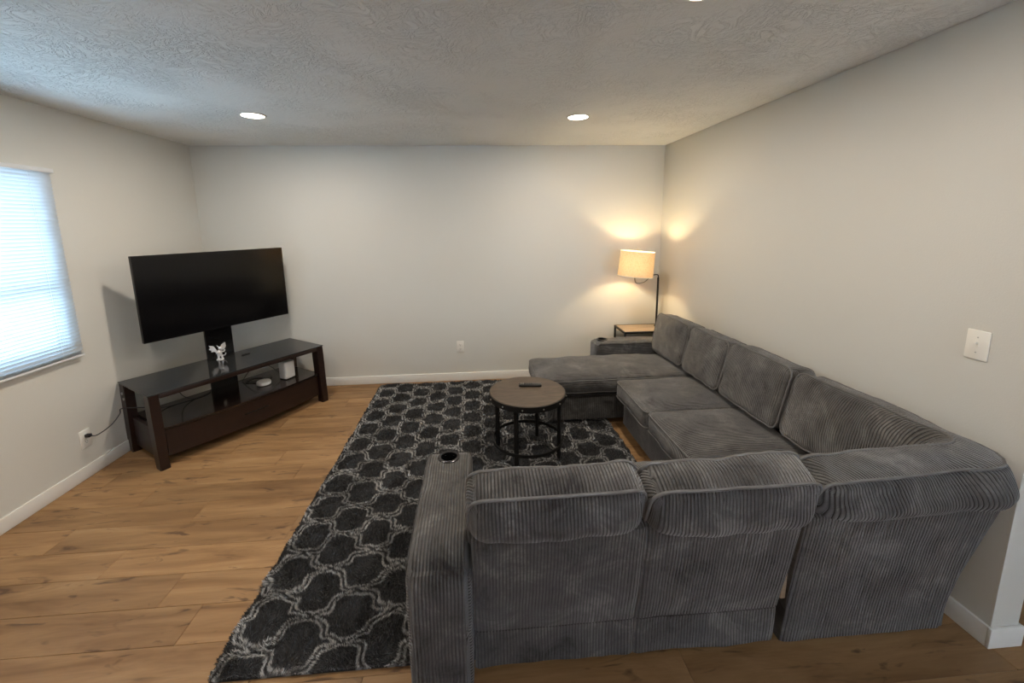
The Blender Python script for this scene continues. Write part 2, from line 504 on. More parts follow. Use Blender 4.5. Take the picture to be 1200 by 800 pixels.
# ------------------------------------------------------------------ outlets and switch
def outlet(name, label, loc, rz):
    t_ = thing(name, label, 'wall outlet', loc, rz)     # local: -y faces the room
    box('plate', -0.038, 0.038, -0.006, 0, -0.062, 0.062, M['plate'], t_, bev=0.003)
    for dz in (0.022, -0.022):
        s_ = box('socket', -0.017, 0.017, -0.0085, -0.005, dz - 0.0145, dz + 0.0145, M['plate'], t_, bev=0.003)
        bm = bmesh.new()
        for dx in (-0.0065, 0.0065): bx(bm, dx - 0.001, dx + 0.001, -0.0092, -0.008, dz - 0.002, dz + 0.007)
        cyl(bm, (0, -0.0092, dz - 0.007), (0, -0.008, dz - 0.007), 0.0025, n=10)
        obj('slots', bm, M['black'], s_)
    bm = bmesh.new(); cyl(bm, (0, -0.0075, 0), (0, -0.0055, 0), 0.003, n=10); obj('screw', bm, M['steel'], t_)
    return t_
outlet('wall_outlet', 'white outlet on the back wall above the rug', (-0.188, YB, 0.379), 0)
outlet('wall_outlet', 'white outlet on the left wall with a black plug in it', (XL, 2.76, 0.268), PI / 2)
t_ = thing('light_switch', 'white toggle switch plate on the right wall above the sofa', 'light switch', (XR, 1.406, 1.170), -PI / 2)
box('plate', -0.038, 0.038, -0.006, 0, -0.0585, 0.0585, M['plate'], t_, bev=0.003)
bm = bmesh.new(); bx(bm, -0.0055, 0.0055, -0.0075, -0.005, -0.012, 0.012, 0.001, 1)
bx(bm, -0.004, 0.004, -0.018, -0.006, 0.000, 0.008, 0.0015, 1, Matrix.Rotation(math.radians(-20), 4, 'X'))
obj('toggle', bm, M['plate'], t_)
for dz in (-0.03, 0.03):
    bm = bmesh.new(); cyl(bm, (0, -0.0073, dz), (0, -0.005, dz), 0.0028, n=10); obj('screw', bm, M['steel'], t_)

# ------------------------------------------------------------------ rug
RX0, RX1, RY0, RY1 = -1.03, 1.085, 1.325, 4.135
rug = thing('area_rug', 'charcoal shag rug with pale grey trellis lines on the wood floor', 'rug', ((RX0 + RX1) / 2, (RY0 + RY1) / 2, 0))
box('backing', RX0 - rug.location.x + 0.01, RX1 - rug.location.x - 0.01, RY0 - rug.location.y + 0.01, RY1 - rug.location.y - 0.01, 0.0, 0.009, M['under'], rug, bev=0.003)
def vnoise(x, y, s, seed):
    r = np.random.default_rng(seed).random((64, 64))
    x = x * s; y = y * s
    xi = np.floor(x).astype(int); yi = np.floor(y).astype(int)
    fx = x - xi; fy = y - yi
    fx = fx * fx * (3 - 2 * fx); fy = fy * fy * (3 - 2 * fy)
    g = lambda a, b_: r[a % 64, b_ % 64]
    return (g(xi, yi) * (1 - fx) + g(xi + 1, yi) * fx) * (1 - fy) + (g(xi, yi + 1) * (1 - fx) + g(xi + 1, yi + 1) * fx) * fy
def dye(x, y, j=0.0):
    x = x + (vnoise(x, y, 12, 1) - 0.5) * 0.026; y = y + (vnoise(x, y, 12, 2) - 0.5) * 0.026
    X = (x + 0.743) / 0.170; Y = (y - 1.652) / 0.1175
    p = (X + Y) / 2; q = (Y - X) / 2
    g_ = lambda t: 0.085 * np.sin(2 * PI * t) + 0.040 * np.sin(4 * PI * t)
    dp = (p - g_(q)) - 0.5; dp = np.abs(dp - np.round(dp))
    dq = (q - g_(p)) - 0.5; dq = np.abs(dq - np.round(dq))
    d = np.minimum(dp, dq)
    line = np.exp(-((d - 0.060) / 0.031) ** 4)
    return np.clip(line * (0.75 + 0.5 * vnoise(x, y, 60, 3)), 0, 1)
def tufts(n, x0, x1, y0, y1, L, wd):
    x = RNG.uniform(x0, x1, n); y = RNG.uniform(y0, y1, n)
    hide = ((x > -0.2) & (y < 1.86)) | ((x > 0.66) & (y > 3.2))
    x, y = x[~hide], y[~hide]; n = len(x)
    a = 2 * PI * (vnoise(x, y, 9, 4) * 1.6) + RNG.normal(0, 0.7, n)
    lean = np.clip(0.15 + 0.75 * vnoise(x, y, 11, 5) + RNG.normal(0, 0.14, n), 0.03, 1.1)
    hgt = L * (0.55 + 0.7 * vnoise(x, y, 26, 6)) * RNG.uniform(0.8, 1.15, n)
    e = np.minimum(np.minimum(x - RX0, RX1 - x), np.minimum(y - RY0, RY1 - y))
    k = np.clip(e / 0.03, 0, 1); hgt = hgt * (0.6 + 0.4 * k)
    tx = x + np.cos(a) * np.sin(lean) * hgt; ty = y + np.sin(a) * np.sin(lean) * hgt; tz = 0.008 + np.cos(lean) * hgt
    b_ = RNG.uniform(0, PI, n)
    ox = np.cos(b_) * wd / 2; oy = np.sin(b_) * wd / 2
    V = np.empty((n, 4, 3), np.float32)
    mxx = x + (tx - x) * 0.45; myy = y + (ty - y) * 0.45; mz = 0.008 + (tz - 0.008) * 0.62
    V[:, 0] = np.stack([x, y, np.full(n, 0.006)], 1)
    V[:, 1] = np.stack([mxx - ox, myy - oy, mz], 1)
    V[:, 2] = np.stack([mxx + ox, myy + oy, mz], 1)
    V[:, 3] = np.stack([tx, ty, tz], 1)
    F = (np.arange(n)[:, None, None] * 4 + np.array([[0, 2, 1], [1, 2, 3]])[None]).reshape(-1, 3)
    w_ = dye(x * 0.4 + tx * 0.6, y * 0.4 + ty * 0.6)[:, None]
    tone = (0.7 + 0.6 * vnoise(x, y, 7, 8))[:, None] * RNG.uniform(0.7, 1.3, (n, 1))
    dark = np.array([0.036, 0.038, 0.044]) * tone
    pale = np.array([0.55, 0.55, 0.55]) * RNG.uniform(0.55, 1.25, (n, 1))
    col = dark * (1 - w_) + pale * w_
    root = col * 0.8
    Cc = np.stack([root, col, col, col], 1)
    return V.reshape(-1, 3), F, Cc.reshape(-1, 3)
parts = [tufts(190000, RX0, RX1, RY0, 2.0, 0.036, 0.0050), tufts(120000, RX0, RX1, 2.0, 2.8, 0.029, 0.006), tufts(90000, RX0, RX1, 2.8, RY1, 0.027, 0.008)]
V = []; F = []; K_ = []; o_ = 0
for v, f, c in parts:
    V.append(v); F.append(f + o_); K_.append(c); o_ += len(v)
# ground layer of pile under the tufts
gx, gy = np.meshgrid(np.linspace(RX0, RX1, 220), np.linspace(RY0, RY1, 290), indexing='ij')
gz = 0.012 + 0.008 * vnoise(gx, gy, 25, 9)
e = np.minimum(np.minimum(gx - RX0, RX1 - gx), np.minimum(gy - RY0, RY1 - gy)); gz = np.where(e < 0.002, 0.003, gz)
gv = np.stack([gx, gy, gz], -1).reshape(-1, 3)
ii = (np.arange(219)[:, None] * 290 + np.arange(289)[None]).reshape(-1)
gf = np.concatenate([np.stack([ii, ii + 290, ii + 291], 1), np.stack([ii, ii + 291, ii + 1], 1)]) + o_
w_ = dye(gx, gy).reshape(-1, 1)
V.append(gv); F.append(gf); K_.append(np.array([[0.018, 0.019, 0.021]]) * (1 - w_) + np.array([[0.22, 0.22, 0.22]]) * w_)
V = np.concatenate(V).astype(np.float32); F = np.concatenate(F).astype(np.int32); K_ = np.concatenate(K_).astype(np.float32)
V -= np.array([rug.location.x, rug.location.y, 0], np.float32)
me = bpy.data.meshes.new('pile')
me.vertices.add(len(V)); me.vertices.foreach_set('co', V.ravel())
me.loops.add(F.size); me.loops.foreach_set('vertex_index', F.ravel())
me.polygons.add(len(F)); me.polygons.foreach_set('loop_start', np.arange(0, F.size, 3, dtype=np.int32))
me.update()
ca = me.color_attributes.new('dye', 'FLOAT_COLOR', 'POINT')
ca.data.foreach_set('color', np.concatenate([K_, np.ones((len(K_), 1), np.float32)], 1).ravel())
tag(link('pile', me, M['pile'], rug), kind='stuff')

# ------------------------------------------------------------------ sofa
sofa = thing('sectional_sofa', 'large grey corduroy sectional sofa with chaise and cup holders', 'sofa', (0.9, 1.9, 0))
SO = Vector(sofa.location)
def rib_mesh(name, bm, ribs, mat, parent):
    o = obj(name, bm, mat, parent)
    at = o.data.attributes.new('rib', 'FLOAT', 'POINT')
    at.data.foreach_set('value', np.array(ribs, np.float32))
    for v in o.data.vertices: pass
    return o
def soft(name, A, B, T_, xf, R=0.05, r=0.022, crown=0.02, bulge=0.012, wr=0.006, ribdir='a', parent=sofa, pipes=True,
         na=28, nb=24, nc=8, seed=0, prad=0.0055, mat='cord', crown_back=None, press=None, ribfn=None):
    """Cushion with local axes a (length A), b (length B), c (thickness T_); xf maps local to world."""
    bm = bmesh.new()
    idx = {}
    ribs = []
    cb = crown if crown_back is None else crown_back
    def shape(a, b, c):
        # a,b,c in [-1,1] on the cube surface
        pa, pb, pc = a * A / 2, b * B / 2, c * T_ / 2
        # plan corner rounding
        hx, hy = A / 2 - R, B / 2 - R
        qa, qb = max(abs(pa) - hx, 0), max(abs(pb) - hy, 0)
        if qa > 0 and qb > 0:
            mxq = max(qa, qb); l = math.hypot(qa, qb)
            pa = math.copysign(hx + qa * mxq / l, pa); pb = math.copysign(hy + qb * mxq / l, pb)
        ra = abs(a); rb = abs(b)
        # edge rounding towards the faces
        s = max(ra, rb)
        dist_edge = (1 - s) * min(A, B) / 2
        if abs(c) > 0.999 and dist_edge < r:
            t = 1 - dist_edge / r
            pc -= math.copysign(r * 0.55 * (1 - math.sqrt(max(0, 1 - t * t))), pc)
        fa = 1 - ra ** 3.2; fb = 1 - rb ** 3.2
        if press and c > 0: fa = 1 - ra ** 9
        ck = crown if c > 0 else cb
        pc += ck * c * fa * fb
        if press and pc > 0:
            bl_ = pb + B / 2
            t = min(max((press[0] - bl_) / 0.012, 0), 1)
            pc += 0.024 * math.exp(-((bl_ - press[0] - 0.035) / 0.06) ** 2) * (1 - ra ** 10) * max(c, 0)
            pc = pc * (1 - t) + min(pc, T_ / 2 - press[1]) * t
        side = (1 - c * c)
        if s > 0.999:
            k = bulge * side * (1 - min(ra, rb) ** 4)
            l = math.hypot(a, b)
            if ra > rb: pa += math.copysign(k, a)
            else: pb += math.copysign(k, b)
        return Vector((pa, pb, pc))
    def disp(p, a, b, c, extra=0.0):
        q = p * 7 + Vector((seed * 3.1, seed * 1.7, 0))
        w = mnoise.noise(q) * wr + mnoise.noise(q * 2.7) * wr * 0.4
        nrm = Vector((a ** 7 if abs(a) > .8 else 0, b ** 7 if abs(b) > .8 else 0, c))
        if nrm.length > 0: nrm.normalize()
        return p + nrm * (w + extra), nrm
    def vert(a, b, c):
        key = (round(a, 5), round(b, 5), round(c, 5))
        if key in idx: return idx[key]
        p = shape(a, b, c)
        p2, nrm = disp(p, a, b, c)
        v = bm.verts.new(xf(p2))
        ra = abs(a)
        ed = max(0.0, 1 - (1 - abs(a)) * A / 2 / 0.02) if ribdir == 'a' else max(0.0, 1 - (1 - abs(b)) * B / 2 / 0.02)
        base_ = p.x if ribdir == 'a' else p.y
        ribs.append(ribfn(p2) if ribfn else base_ + math.copysign(ed, base_) * p.z)
        idx[key] = v
        return v
    def lin(n, dim, rr):
        # denser near the edges
        xs = [-1 + 2 * i / n for i in range(n + 1)]
        e_ = [rr / dim * 2 * f_ for f_ in (0.15, 0.4, 0.7, 1.0)]
        xs = [x for x in xs if abs(x) < 1 - e_[-1] * 1.05] + [s_ * (1 - q_) for s_ in (-1, 1) for q_ in e_] + [-1, 1]
        return sorted(set(round(x, 5) for x in xs))
    As, Bs, Cs = lin(na, A, max(r, R * 0.6)), lin(nb, B, max(r, R * 0.6)), [-1 + 2 * i / nc for i in range(nc + 1)]
    for c in (-1, 1):
        for i in range(len(As) - 1):
            for j in range(len(Bs) - 1):
                q = [vert(As[i], Bs[j], c), vert(As[i + 1], Bs[j], c), vert(As[i + 1], Bs[j + 1], c), vert(As[i], Bs[j + 1], c)]
                bm.faces.new(q if c > 0 else q[::-1])
    for k in range(nc):
        for s_ in (-1, 1):
            for i in range(len(As) - 1):
                bm.faces.new([vert(As[i], s_, Cs[k]), vert(As[i + 1], s_, Cs[k]), vert(As[i + 1], s_, Cs[k + 1]), vert(As[i], s_, Cs[k + 1])])
            for j in range(len(Bs) - 1):
                bm.faces.new([vert(s_, Bs[j], Cs[k]), vert(s_, Bs[j + 1], Cs[k]), vert(s_, Bs[j + 1], Cs[k + 1]), vert(s_, Bs[j], Cs[k + 1])])
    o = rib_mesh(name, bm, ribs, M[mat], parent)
    if pipes:
        for c in ((-1, 1) if pipes is True else pipes):
            path = []
            n = max(40, na)
            ring = [(-1 + 2 * i / n, -1) for i in range(n)] + [(1, -1 + 2 * i / n) for i in range(n)] + \
                   [(1 - 2 * i / n, 1) for i in range(n)] + [(-1, 1 - 2 * i / n) for i in range(n)]
            for a, b in ring:
                p, _n2 = disp(shape(a, b, c), a, b, c, 0.0038)
                path.append(xf(p))
            bm = bmesh.new(); tube(bm, path, prad, 7, closed=True)
            obj('piping', bm, M['piping'], o)
    return o
def slab(name, x0, x1, y0, y1, z0, z1, rib, R=0.03, r=0.02, crown=0.0, bulge=0.0, sx=0.0, sy=0.0, wr=0.003, seed=0, mat='cord', pipes=False, parent=sofa, thick='z', na=24, nb=20, rend=None, **kw):
    """upholstered block; sx, sy = lean of the top (per metre of height); rib: 'x' or 'y' or 'z' = axis the ribs are counted along"""
    cx, cy, cz = (x0 + x1) / 2, (y0 + y1) / 2, (z0 + z1) / 2
    dx, dy, dz = x1 - x0, y1 - y0, z1 - z0
    if thick == 'z': dims = (dx, dy, dz); perm = lambda p: (p.x, p.y, p.z); ra = {'x': 'a', 'y': 'b'}[rib]
    elif thick == 'y': dims = (dx, dz, dy); perm = lambda p: (p.x, p.z, p.y); ra = {'x': 'a', 'z': 'b'}[rib]
    else: dims = (dy, dz, dx); perm = lambda p: (p.z, p.x, p.y); ra = {'y': 'a', 'z': 'b'}[rib]
    def xf(p):
        x, y, z_ = perm(p)
        h_ = z_ + dz / 2
        if rend:
            ax, sg, rr3 = rend
            w_ = (x if ax == 'x' else y) * sg
            qa = w_ - ((dx if ax == 'x' else dy) / 2 - rr3); qb = z_ - (dz / 2 - rr3)
            if qa > 0 and qb > 0:
                k_ = max(qa, qb) / math.hypot(qa, qb)
                w_ += qa * (k_ - 1); z_ += qb * (k_ - 1)
                if ax == 'x': x = w_ * sg
                else: y = w_ * sg
        return Vector((cx + x + sx * h_, cy + y + sy * h_, cz + z_)) - SO
    return soft(name, *dims, xf, R=R, r=r, crown=crown, bulge=bulge, wr=wr, ribdir=ra, seed=seed, pipes=pipes, mat=mat, parent=parent, na=na, nb=nb, **kw)

ZS0, ZS1 = 0.285, 0.415       # seat cushion edges
# bases (plinths)
slab('base', -0.04, 1.20, 1.32, 1.86, 0.045, 0.275, 'x', R=0.02, r=0.01, seed=1)
slab('base', 1.165, 1.84, 1.33, 3.03, 0.045, 0.275, 'y', R=0.02, r=0.01, seed=2)
slab('base', 0.56, 1.84, 3.10, 3.62, 0.055, 0.262, 'x', R=0.02, r=0.01, seed=3)
box('chaise_gap', 0.60 - SO.x, 1.80 - SO.x, 3.13 - SO.y, 3.60 - SO.y, 0.262, 0.30, M['under'], sofa)
for fx, fy in ((0.02, 1.36), (1.10, 1.36), (1.77, 1.36), (1.22, 2.1), (1.22, 2.98), (1.77, 3.5), (0.66, 3.18), (0.66, 3.54), (1.77, 2.4), (0.05, 1.78)):
    bm = bmesh.new(); cyl(bm, (fx - SO.x, fy - SO.y, 0.031), (fx - SO.x, fy - SO.y, 0.06), 0.02, n=14)
    obj('foot', bm, M['under'], sofa)
# seat cushions
def seat(x0, x1, y0, y1, rib, seed, crown=0.03, **kw):
    return slab('seat_cushion', x0, x1, y0, y1, ZS0, ZS1, rib, R=0.045, r=0.02, crown=crown, bulge=0.014, seed=seed, wr=0.006, pipes=True, na=30, nb=30, crown_back=0.0, **kw)
seat(-0.03, 0.575, 1.36, 1.92, 'x', 11, crown=0.042)
seat(0.58, 1.125, 1.36, 1.92, 'x', 12, crown=0.042)
seat(1.13, 1.80, 1.36, 1.905, 'x', 13)
seat(1.12, 1.80, 1.91, 2.465, 'y', 14)
seat(1.105, 1.80, 2.47, 3.035, 'y', 15)
slab('chaise_cushion', 0.475, 1.80, 3.06, 3.63, 0.30, 0.42, 'y', R=0.06, r=0.025, crown=0.045, bulge=0.018, seed=16, wr=0.007, pipes=True, na=44, nb=30, crown_back=0.0)

# arms: cup holder set through the top near the front end
def arm(x0, x1, y0, y1, rib, cup, seed, rend):
    a = slab('arm', x0, x1, y0, y1, 0.035, 0.54, rib, R=0.035, r=0.05, crown=0.006, bulge=0.006, wr=0.004, seed=seed, na=36, nb=44, nc=28, thick='z', rend=rend)
    n = 40
    cl = Vector((cup[0] - SO.x, cup[1] - SO.y, 0))
    bm = bmesh.new(); bm.from_mesh(a.data)
    kill = [f for f in bm.faces if f.calc_center_median().z > 0.5 and (f.calc_center_median().xy - cl.xy).length < 0.043]
    bmesh.ops.delete(bm, geom=kill, context='FACES'); bm.to_mesh(a.data); bm.free()
    zt_ = 0.5490
    bm = bmesh.new()
    lathe(bm, [(0.052, zt_ - 0.006), (0.0525, zt_ - 0.001), (0.050, zt_ + 0.001), (0.040, zt_ + 0.0005), (0.0385, zt_ - 0.003)], n, cl.x, cl.y)
    obj('cup_rim', bm, M['cupsteel'], a)
    bm = bmesh.new()
    lathe(bm, [(0.039, zt_ - 0.002), (0.037, zt_ - 0.07), (0.0, zt_ - 0.07)], n, cl.x, cl.y)
    obj('cup_well', bm, M['gloss_black'], a)
    return a
arm(-0.265, -0.045, 1.185, 1.925, 'x', (-0.155, 1.845), 21, ('y', -1, 0.075))
arm(1.115, 1.84, 3.645, 3.84, 'y', (1.21, 3.75), 22, ('x', -1, 0.05))
# piping line on the far arm
bm = bmesh.new()
tube(bm, [Vector((x, 3.645, 0.532)) - SO for x in np.linspace(1.16, 1.82, 12)] , 0.005, 7)
obj('piping', bm, M['piping'], sofa)

# back panels (leaning outward) with a straight skirt under the seam
def lean_panel(name, A0, A1, axis, rib, seed, top=0.635, face=1.27, lean=0.155, thick=0.05, taper=(0, 0), seam=True):
    n1, n2 = 40, 26
    bm = bmesh.new(); ribs = []
    prof = []     # (outward offset, z) around the panel section
    zb, zs = 0.035, 0.185
    out = [(0.0, zb)] + [(0.0 + 0.002 * math.sin(i), zb + (zs - zb) * i / 5) for i in range(1, 6)]
    out += [(-0.006 if seam else 0.001, zs + 0.004)]
    K = 12
    for i in range(K + 1):
        z_ = zs + 0.01 + (top - 0.02 - zs - 0.01) * i / K
        out.append((lean * (z_ - zs) + 0.004 * math.sin(PI * i / K), z_))
    o1 = lean * (top - zs)
    out += [(o1 - 0.004, top - 0.006), (o1 - 0.014, top), (o1 - thick + 0.01, top), (o1 - thick, top - 0.01), (-thick, zs), (-thick, zb)]
    if not seam: out = [((lean * (top - zs) * max(0, (z_ - zb) / (top - zb)) ** 1.25) if k < 20 else o_x, z_) for k, (o_x, z_) in enumerate(out)]
    G = []
    for i in range(n1 + 1):
        u = i / n1
        ring = []
        for k, (off, z_) in enumerate(out):
            h_ = max(0, (z_ - zs)) / (top - zs)
            a = A0 + (A1 - A0) * u
            a += (taper[0] * (1 - u) + taper[1] * u) * h_
            e_ = min(u, 1 - u) * abs(A1 - A0)
            rd = 0.007 * max(0, 1 - e_ / 0.02) ** 2
            w = mnoise.noise(Vector((a * 5, z_ * 5, seed))) * 0.006 + mnoise.noise(Vector((a * 16, z_ * 9, seed))) * 0.0022
            if z_ < zs and off > -0.02 and seam: w *= 1.8
            o__ = face + off * 1.0 if axis == 'x' else face - off
            if axis == 'x': p = Vector((1.27 if False else face + off - rd + w, a, z_))
            else: p = Vector((a, face - off + rd - w, z_))
            ring.append(bm.verts.new(p - SO)); ribs.append(a + 0.0)
        G.append(ring)
    m_ = len(out)
    for i in range(n1):
        for k in range(m_):
            bm.faces.new((G[i][k], G[i + 1][k], G[i + 1][(k + 1) % m_], G[i][(k + 1) % m_]))
    bm.faces.new(G[0]); bm.faces.new(G[-1][::-1])
    return rib_mesh(name, bm, ribs, M['cord'], sofa)
lean_panel('back_panel', -0.040, 0.562, 'y', 'x', 31)
lean_panel('back_panel', 0.564, 1.128, 'y', 'x', 32, taper=(0, 0.012))
lean_panel('back_panel', 1.152, 1.835, 'y', 'x', 33, taper=(-0.010, 0.062), face=1.265, seam=False)
lean_panel('back_panel', 1.30, 2.45, 'x', 'y', 34, face=1.835, top=0.60, lean=0.14)
lean_panel('back_panel', 2.455, 3.83, 'x', 'y', 35, face=1.835, top=0.60, lean=0.14)
bm = bmesh.new()
tube(bm, [Vector((1.836 + 0.062 * max(0, (z_ - .185)) / .45, 1.272 - 0.155 * max(0, z_ - .185), z_)) - SO for z_ in np.linspace(0.04, 0.628, 14)], 0.006, 7)
obj('piping', bm, M['piping'], sofa)
# bare frame timber glimpsed through the slot between the panels
box('frame_rail', 1.129 - SO.x, 1.151 - SO.x, 1.262 - SO.y, 1.30 - SO.y, 0.235, 0.36, M['light_wood'], sofa, bev=0.004)

# back cushions along a path, leaning outward
def back_cushion(P, h, t_k, z0, lean0, lean1, seed, crown=0.035, cb=0.04, dz=(0, 0), name='back_cushion', na=34, ztop=0.676, corner=None):
    """P: list of XY points of the bottom centre line; outward normal is to the right of travel"""
    pts = [Vector((a, b, 0)) for a, b in P]
    seg = [(pts[i + 1] - pts[i]).length for i in range(len(pts) - 1)]
    L = sum(seg)
    cum = [0]
    for s_ in seg: cum.append(cum[-1] + s_)
    def at(s_):
        s_c = min(max(s_, 0), L)
        for i in range(len(seg)):
            if s_c <= cum[i + 1] + 1e-9: break
        d = (pts[i + 1] - pts[i]) / seg[i]
        q = pts[i] + d * (s_ - cum[i])
        # averaged direction for smooth bend
        e_ = 0.03
        def dirat(x):
            x = min(max(x, 0), L)
            for j in range(len(seg)):
                if x <= cum[j + 1] + 1e-9: return (pts[j + 1] - pts[j]) / seg[j]
            return d
        dd = (dirat(s_ - e_) + dirat(s_ + e_) + dirat(s_)).normalized()
        return q, Vector((dd.y, -dd.x, 0))
    def xf(p):
        s_ = p.x + L / 2
        q, n = at(s_)
        u = min(max(s_ / L, 0), 1)
        le = lean0 + (lean1 - lean0) * (u * u * (3 - 2 * u))
        b = p.y + h / 2
        out = p.z * math.cos(le) + b * math.sin(le)
        zz = z0 + dz[0] + (dz[1] - dz[0]) * u + b * math.cos(le) - p.z * math.sin(le)
        w_ = q + n * out
        if corner:      # square the outside of the bend
            dv = w_ - Vector((corner[0], corner[1], 0)); dv.z = 0
            if dv.x > 0 and dv.y < 0:
                th_ = math.atan2(-dv.y, dv.x)
                w_ = Vector((corner[0], corner[1], 0)) + dv * (1 + corner[2] * math.sin(2 * th_) ** 2)
        return w_ + Vector((0, 0, zz)) - SO
    def rfn(p):
        w_ = xf(Vector((p.x, -h * 0.1, p.z * 0.75)))
        return w_.x + w_.y
    bt = (ztop - z0) / math.cos((lean0 + lean1) / 2)
    return soft(name, L, h, t_k, xf, R=0.05, r=0.02, crown=cb, bulge=0.016, wr=0.010, ribdir='a', seed=seed, pipes=True, na=na, nb=40, nc=10, crown_back=crown, prad=0.006, press=(bt, 0.055), ribfn=rfn if corner else None)
rad = math.radians
ynear = 1.352
back_cushion([(-0.045, ynear), (0.545, ynear)], 0.375, 0.125, 0.465, rad(21), rad(21), 41, dz=(0, 0.006), ztop=0.688)
back_cushion([(0.560, ynear - 0.01), (1.135, ynear - 0.02)], 0.37, 0.130, 0.475, rad(22), rad(22), 42, dz=(0.0, 0.012))
# corner cushion: one L-shaped piece filling the corner
cor = [(1.15, ynear - 0.012), (1.35, ynear - 0.008)]
ccx, ccy, rr_ = 1.672, 1.437, 0.092
for i in range(0, 9):
    a = -PI / 2 + i * PI / 2 / 8
    cor.append((ccx + rr_ * math.cos(a), ccy + rr_ * math.sin(a)))
cor += [(1.766, 1.75), (1.764, 2.045)]
back_cushion(cor, 0.365, 0.130, 0.462, rad(20), rad(13), 43, na=100, crown=0.03, cb=0.035, corner=(ccx, ccy, 0.27))
back_cushion([(1.762, 2.06), (1.760, 2.60)], 0.365, 0.160, 0.462, rad(12), rad(12), 44, crown=0.022)
back_cushion([(1.755, 2.615), (1.750, 3.10)], 0.350, 0.160, 0.462, rad(12), rad(12), 45, crown=0.022)
back_cushion([(1.745, 3.115), (1.735, 3.66)], 0.345, 0.160, 0.462, rad(11), rad(11), 46, crown=0.022)

# ------------------------------------------------------------------ coffee table
tx, ty, trd, tz = 0.3406, 2.7093, 0.2662, 0.50
ct = thing('coffee_table', 'round brown wood table with black metal rim and legs on the rug', 'table', (tx, ty, 0.032))
bm = bmesh.new()
r_ = lathe(bm, [(0.0, 0.452), (trd - 0.004, 0.452), (trd - 0.001, 0.455), (trd - 0.001, 0.465), (trd - 0.005, 0.468), (0, 0.468)], 64)
obj('tabletop', bm, M['table_wood'], ct)
bm = bmesh.new()
lathe(bm, [(trd, 0.464), (trd + 0.005, 0.464), (trd + 0.005, 0.425), (trd, 0.425), (trd, 0.464)], 64)
rim = obj('metal_rim', bm, M['black'], ct)
for k in range(12):
    a = k * PI / 6 + 0.28
    bm = bmesh.new(); bmesh.ops.create_uvsphere(bm, u_segments=8, v_segments=6, radius=0.0055, matrix=Matrix.Translation((math.cos(a) * (trd + 0.006), math.sin(a) * (trd + 0.006), 0.443)))
    obj('rivet', bm, M['steel'], rim)
la = math.atan2(0.112, 0.32)
for k in range(4):
    a = la + PI / 4 + k * PI / 2
    c0 = Vector((math.cos(a), math.sin(a), 0))
    bm = bmesh.new(); rot = Matrix.Rotation(a, 4, 'Z')
    bx(bm, 0.222, 0.244, -0.011, 0.011, 0.0, 0.44, 0.002, 1, rot)
    obj('leg', bm, M['black'], ct)
bm = bmesh.new()
lathe(bm, [(0.246, 0.118), (0.252, 0.118), (0.252, 0.096), (0.246, 0.096), (0.246, 0.118)], 64)
obj('lower_ring', bm, M['black'], ct)
rc = thing('remote_control', 'black remote control lying on the round coffee table', 'remote', (0.372, 2.782, 0.5005), rad(-6))
box('body', -0.082, 0.082, -0.021, 0.021, 0, 0.017, M['black'], rc, bev=0.006, seg=3)
for i in range(6):
    for j in (-1, 1):
        bm = bmesh.new(); cyl(bm, (-0.066 + i * 0.015, j * 0.008, 0.0165), (-0.066 + i * 0.015, j * 0.008, 0.0185), 0.0042, n=10)
        obj('button', bm, M['steel'] if i < 2 else M['cupsteel'], rc)

# ------------------------------------------------------------------ television stand
scx, scy, sth = -2.0746, 3.4572, 0.9628
st = thing('tv_stand', 'dark espresso media stand with smoked glass top and bowed drawer', 'tv stand', (scx, scy, 0), sth)
LL, DD = 0.668, 0.2675
bm = bmesh.new(); bx(bm, -LL, LL, -DD, DD, 0.543, 0.551, 0.002, 1); obj('glass_top', bm, M['glass_top'], st)
def leg(sx, sy):
    bm = bmesh.new()
    prof = [(0.0, 0.052, 0.032), (0.05, 0.050, 0.034), (0.25, 0.052, 0.040), (0.45, 0.050, 0.045), (0.542, 0.050, 0.046)]
    rings = []
    for z_, w_, d_ in prof:
        k = 0.018 * (1 - z_ / 0.542) ** 2
        x1 = sx * (LL - 0.004); x0 = x1 - sx * (w_ + 0.008)
        y1 = sy * (DD - 0.002 + k); y0 = y1 - sy * (d_ + 0.045)
        rings.append([bm.verts.new(p) for p in ((x0, y0, z_), (x1, y0, z_), (x1, y1, z_), (x0, y1, z_))])
    for a, b_ in zip(rings, rings[1:]):
        for k in range(4): bm.faces.new((a[k], a[(k + 1) % 4], b_[(k + 1) % 4], b_[k]))
    bm.faces.new(rings[0]); bm.faces.new(rings[-1])
    es = [e for e in bm.edges if abs(e.verts[0].co.z - e.verts[1].co.z) > 0.01]
    bmesh.ops.bevel(bm, geom=es, offset=0.006, segments=2, affect='EDGES')
    return obj('leg', bm, M['espresso'], st)
for sx in (-1, 1):
    for sy in (-1, 1): leg(sx, sy)
box('front_rail', -LL + 0.066, LL - 0.066, -DD + 0.002, -DD + 0.03, 0.510, 0.5425, M['espresso'], st, bev=0.003)
box('back_rail', -LL + 0.066, LL - 0.066, DD - 0.03, DD - 0.006, 0.515, 0.5425, M['espresso'], st, bev=0.003)
for sx in (-1, 1):
    x0, x1 = sorted((sx * (LL - 0.03), sx * (LL - 0.055)))
    box('side_rail', x0, x1, -DD + 0.08, DD - 0.08, 0.505, 0.5425, M['espresso'], st, bev=0.003)
    box('side_panel', x0, x1, -DD + 0.075, DD - 0.075, 0.055, 0.275, M['espresso'], st, bev=0.002)
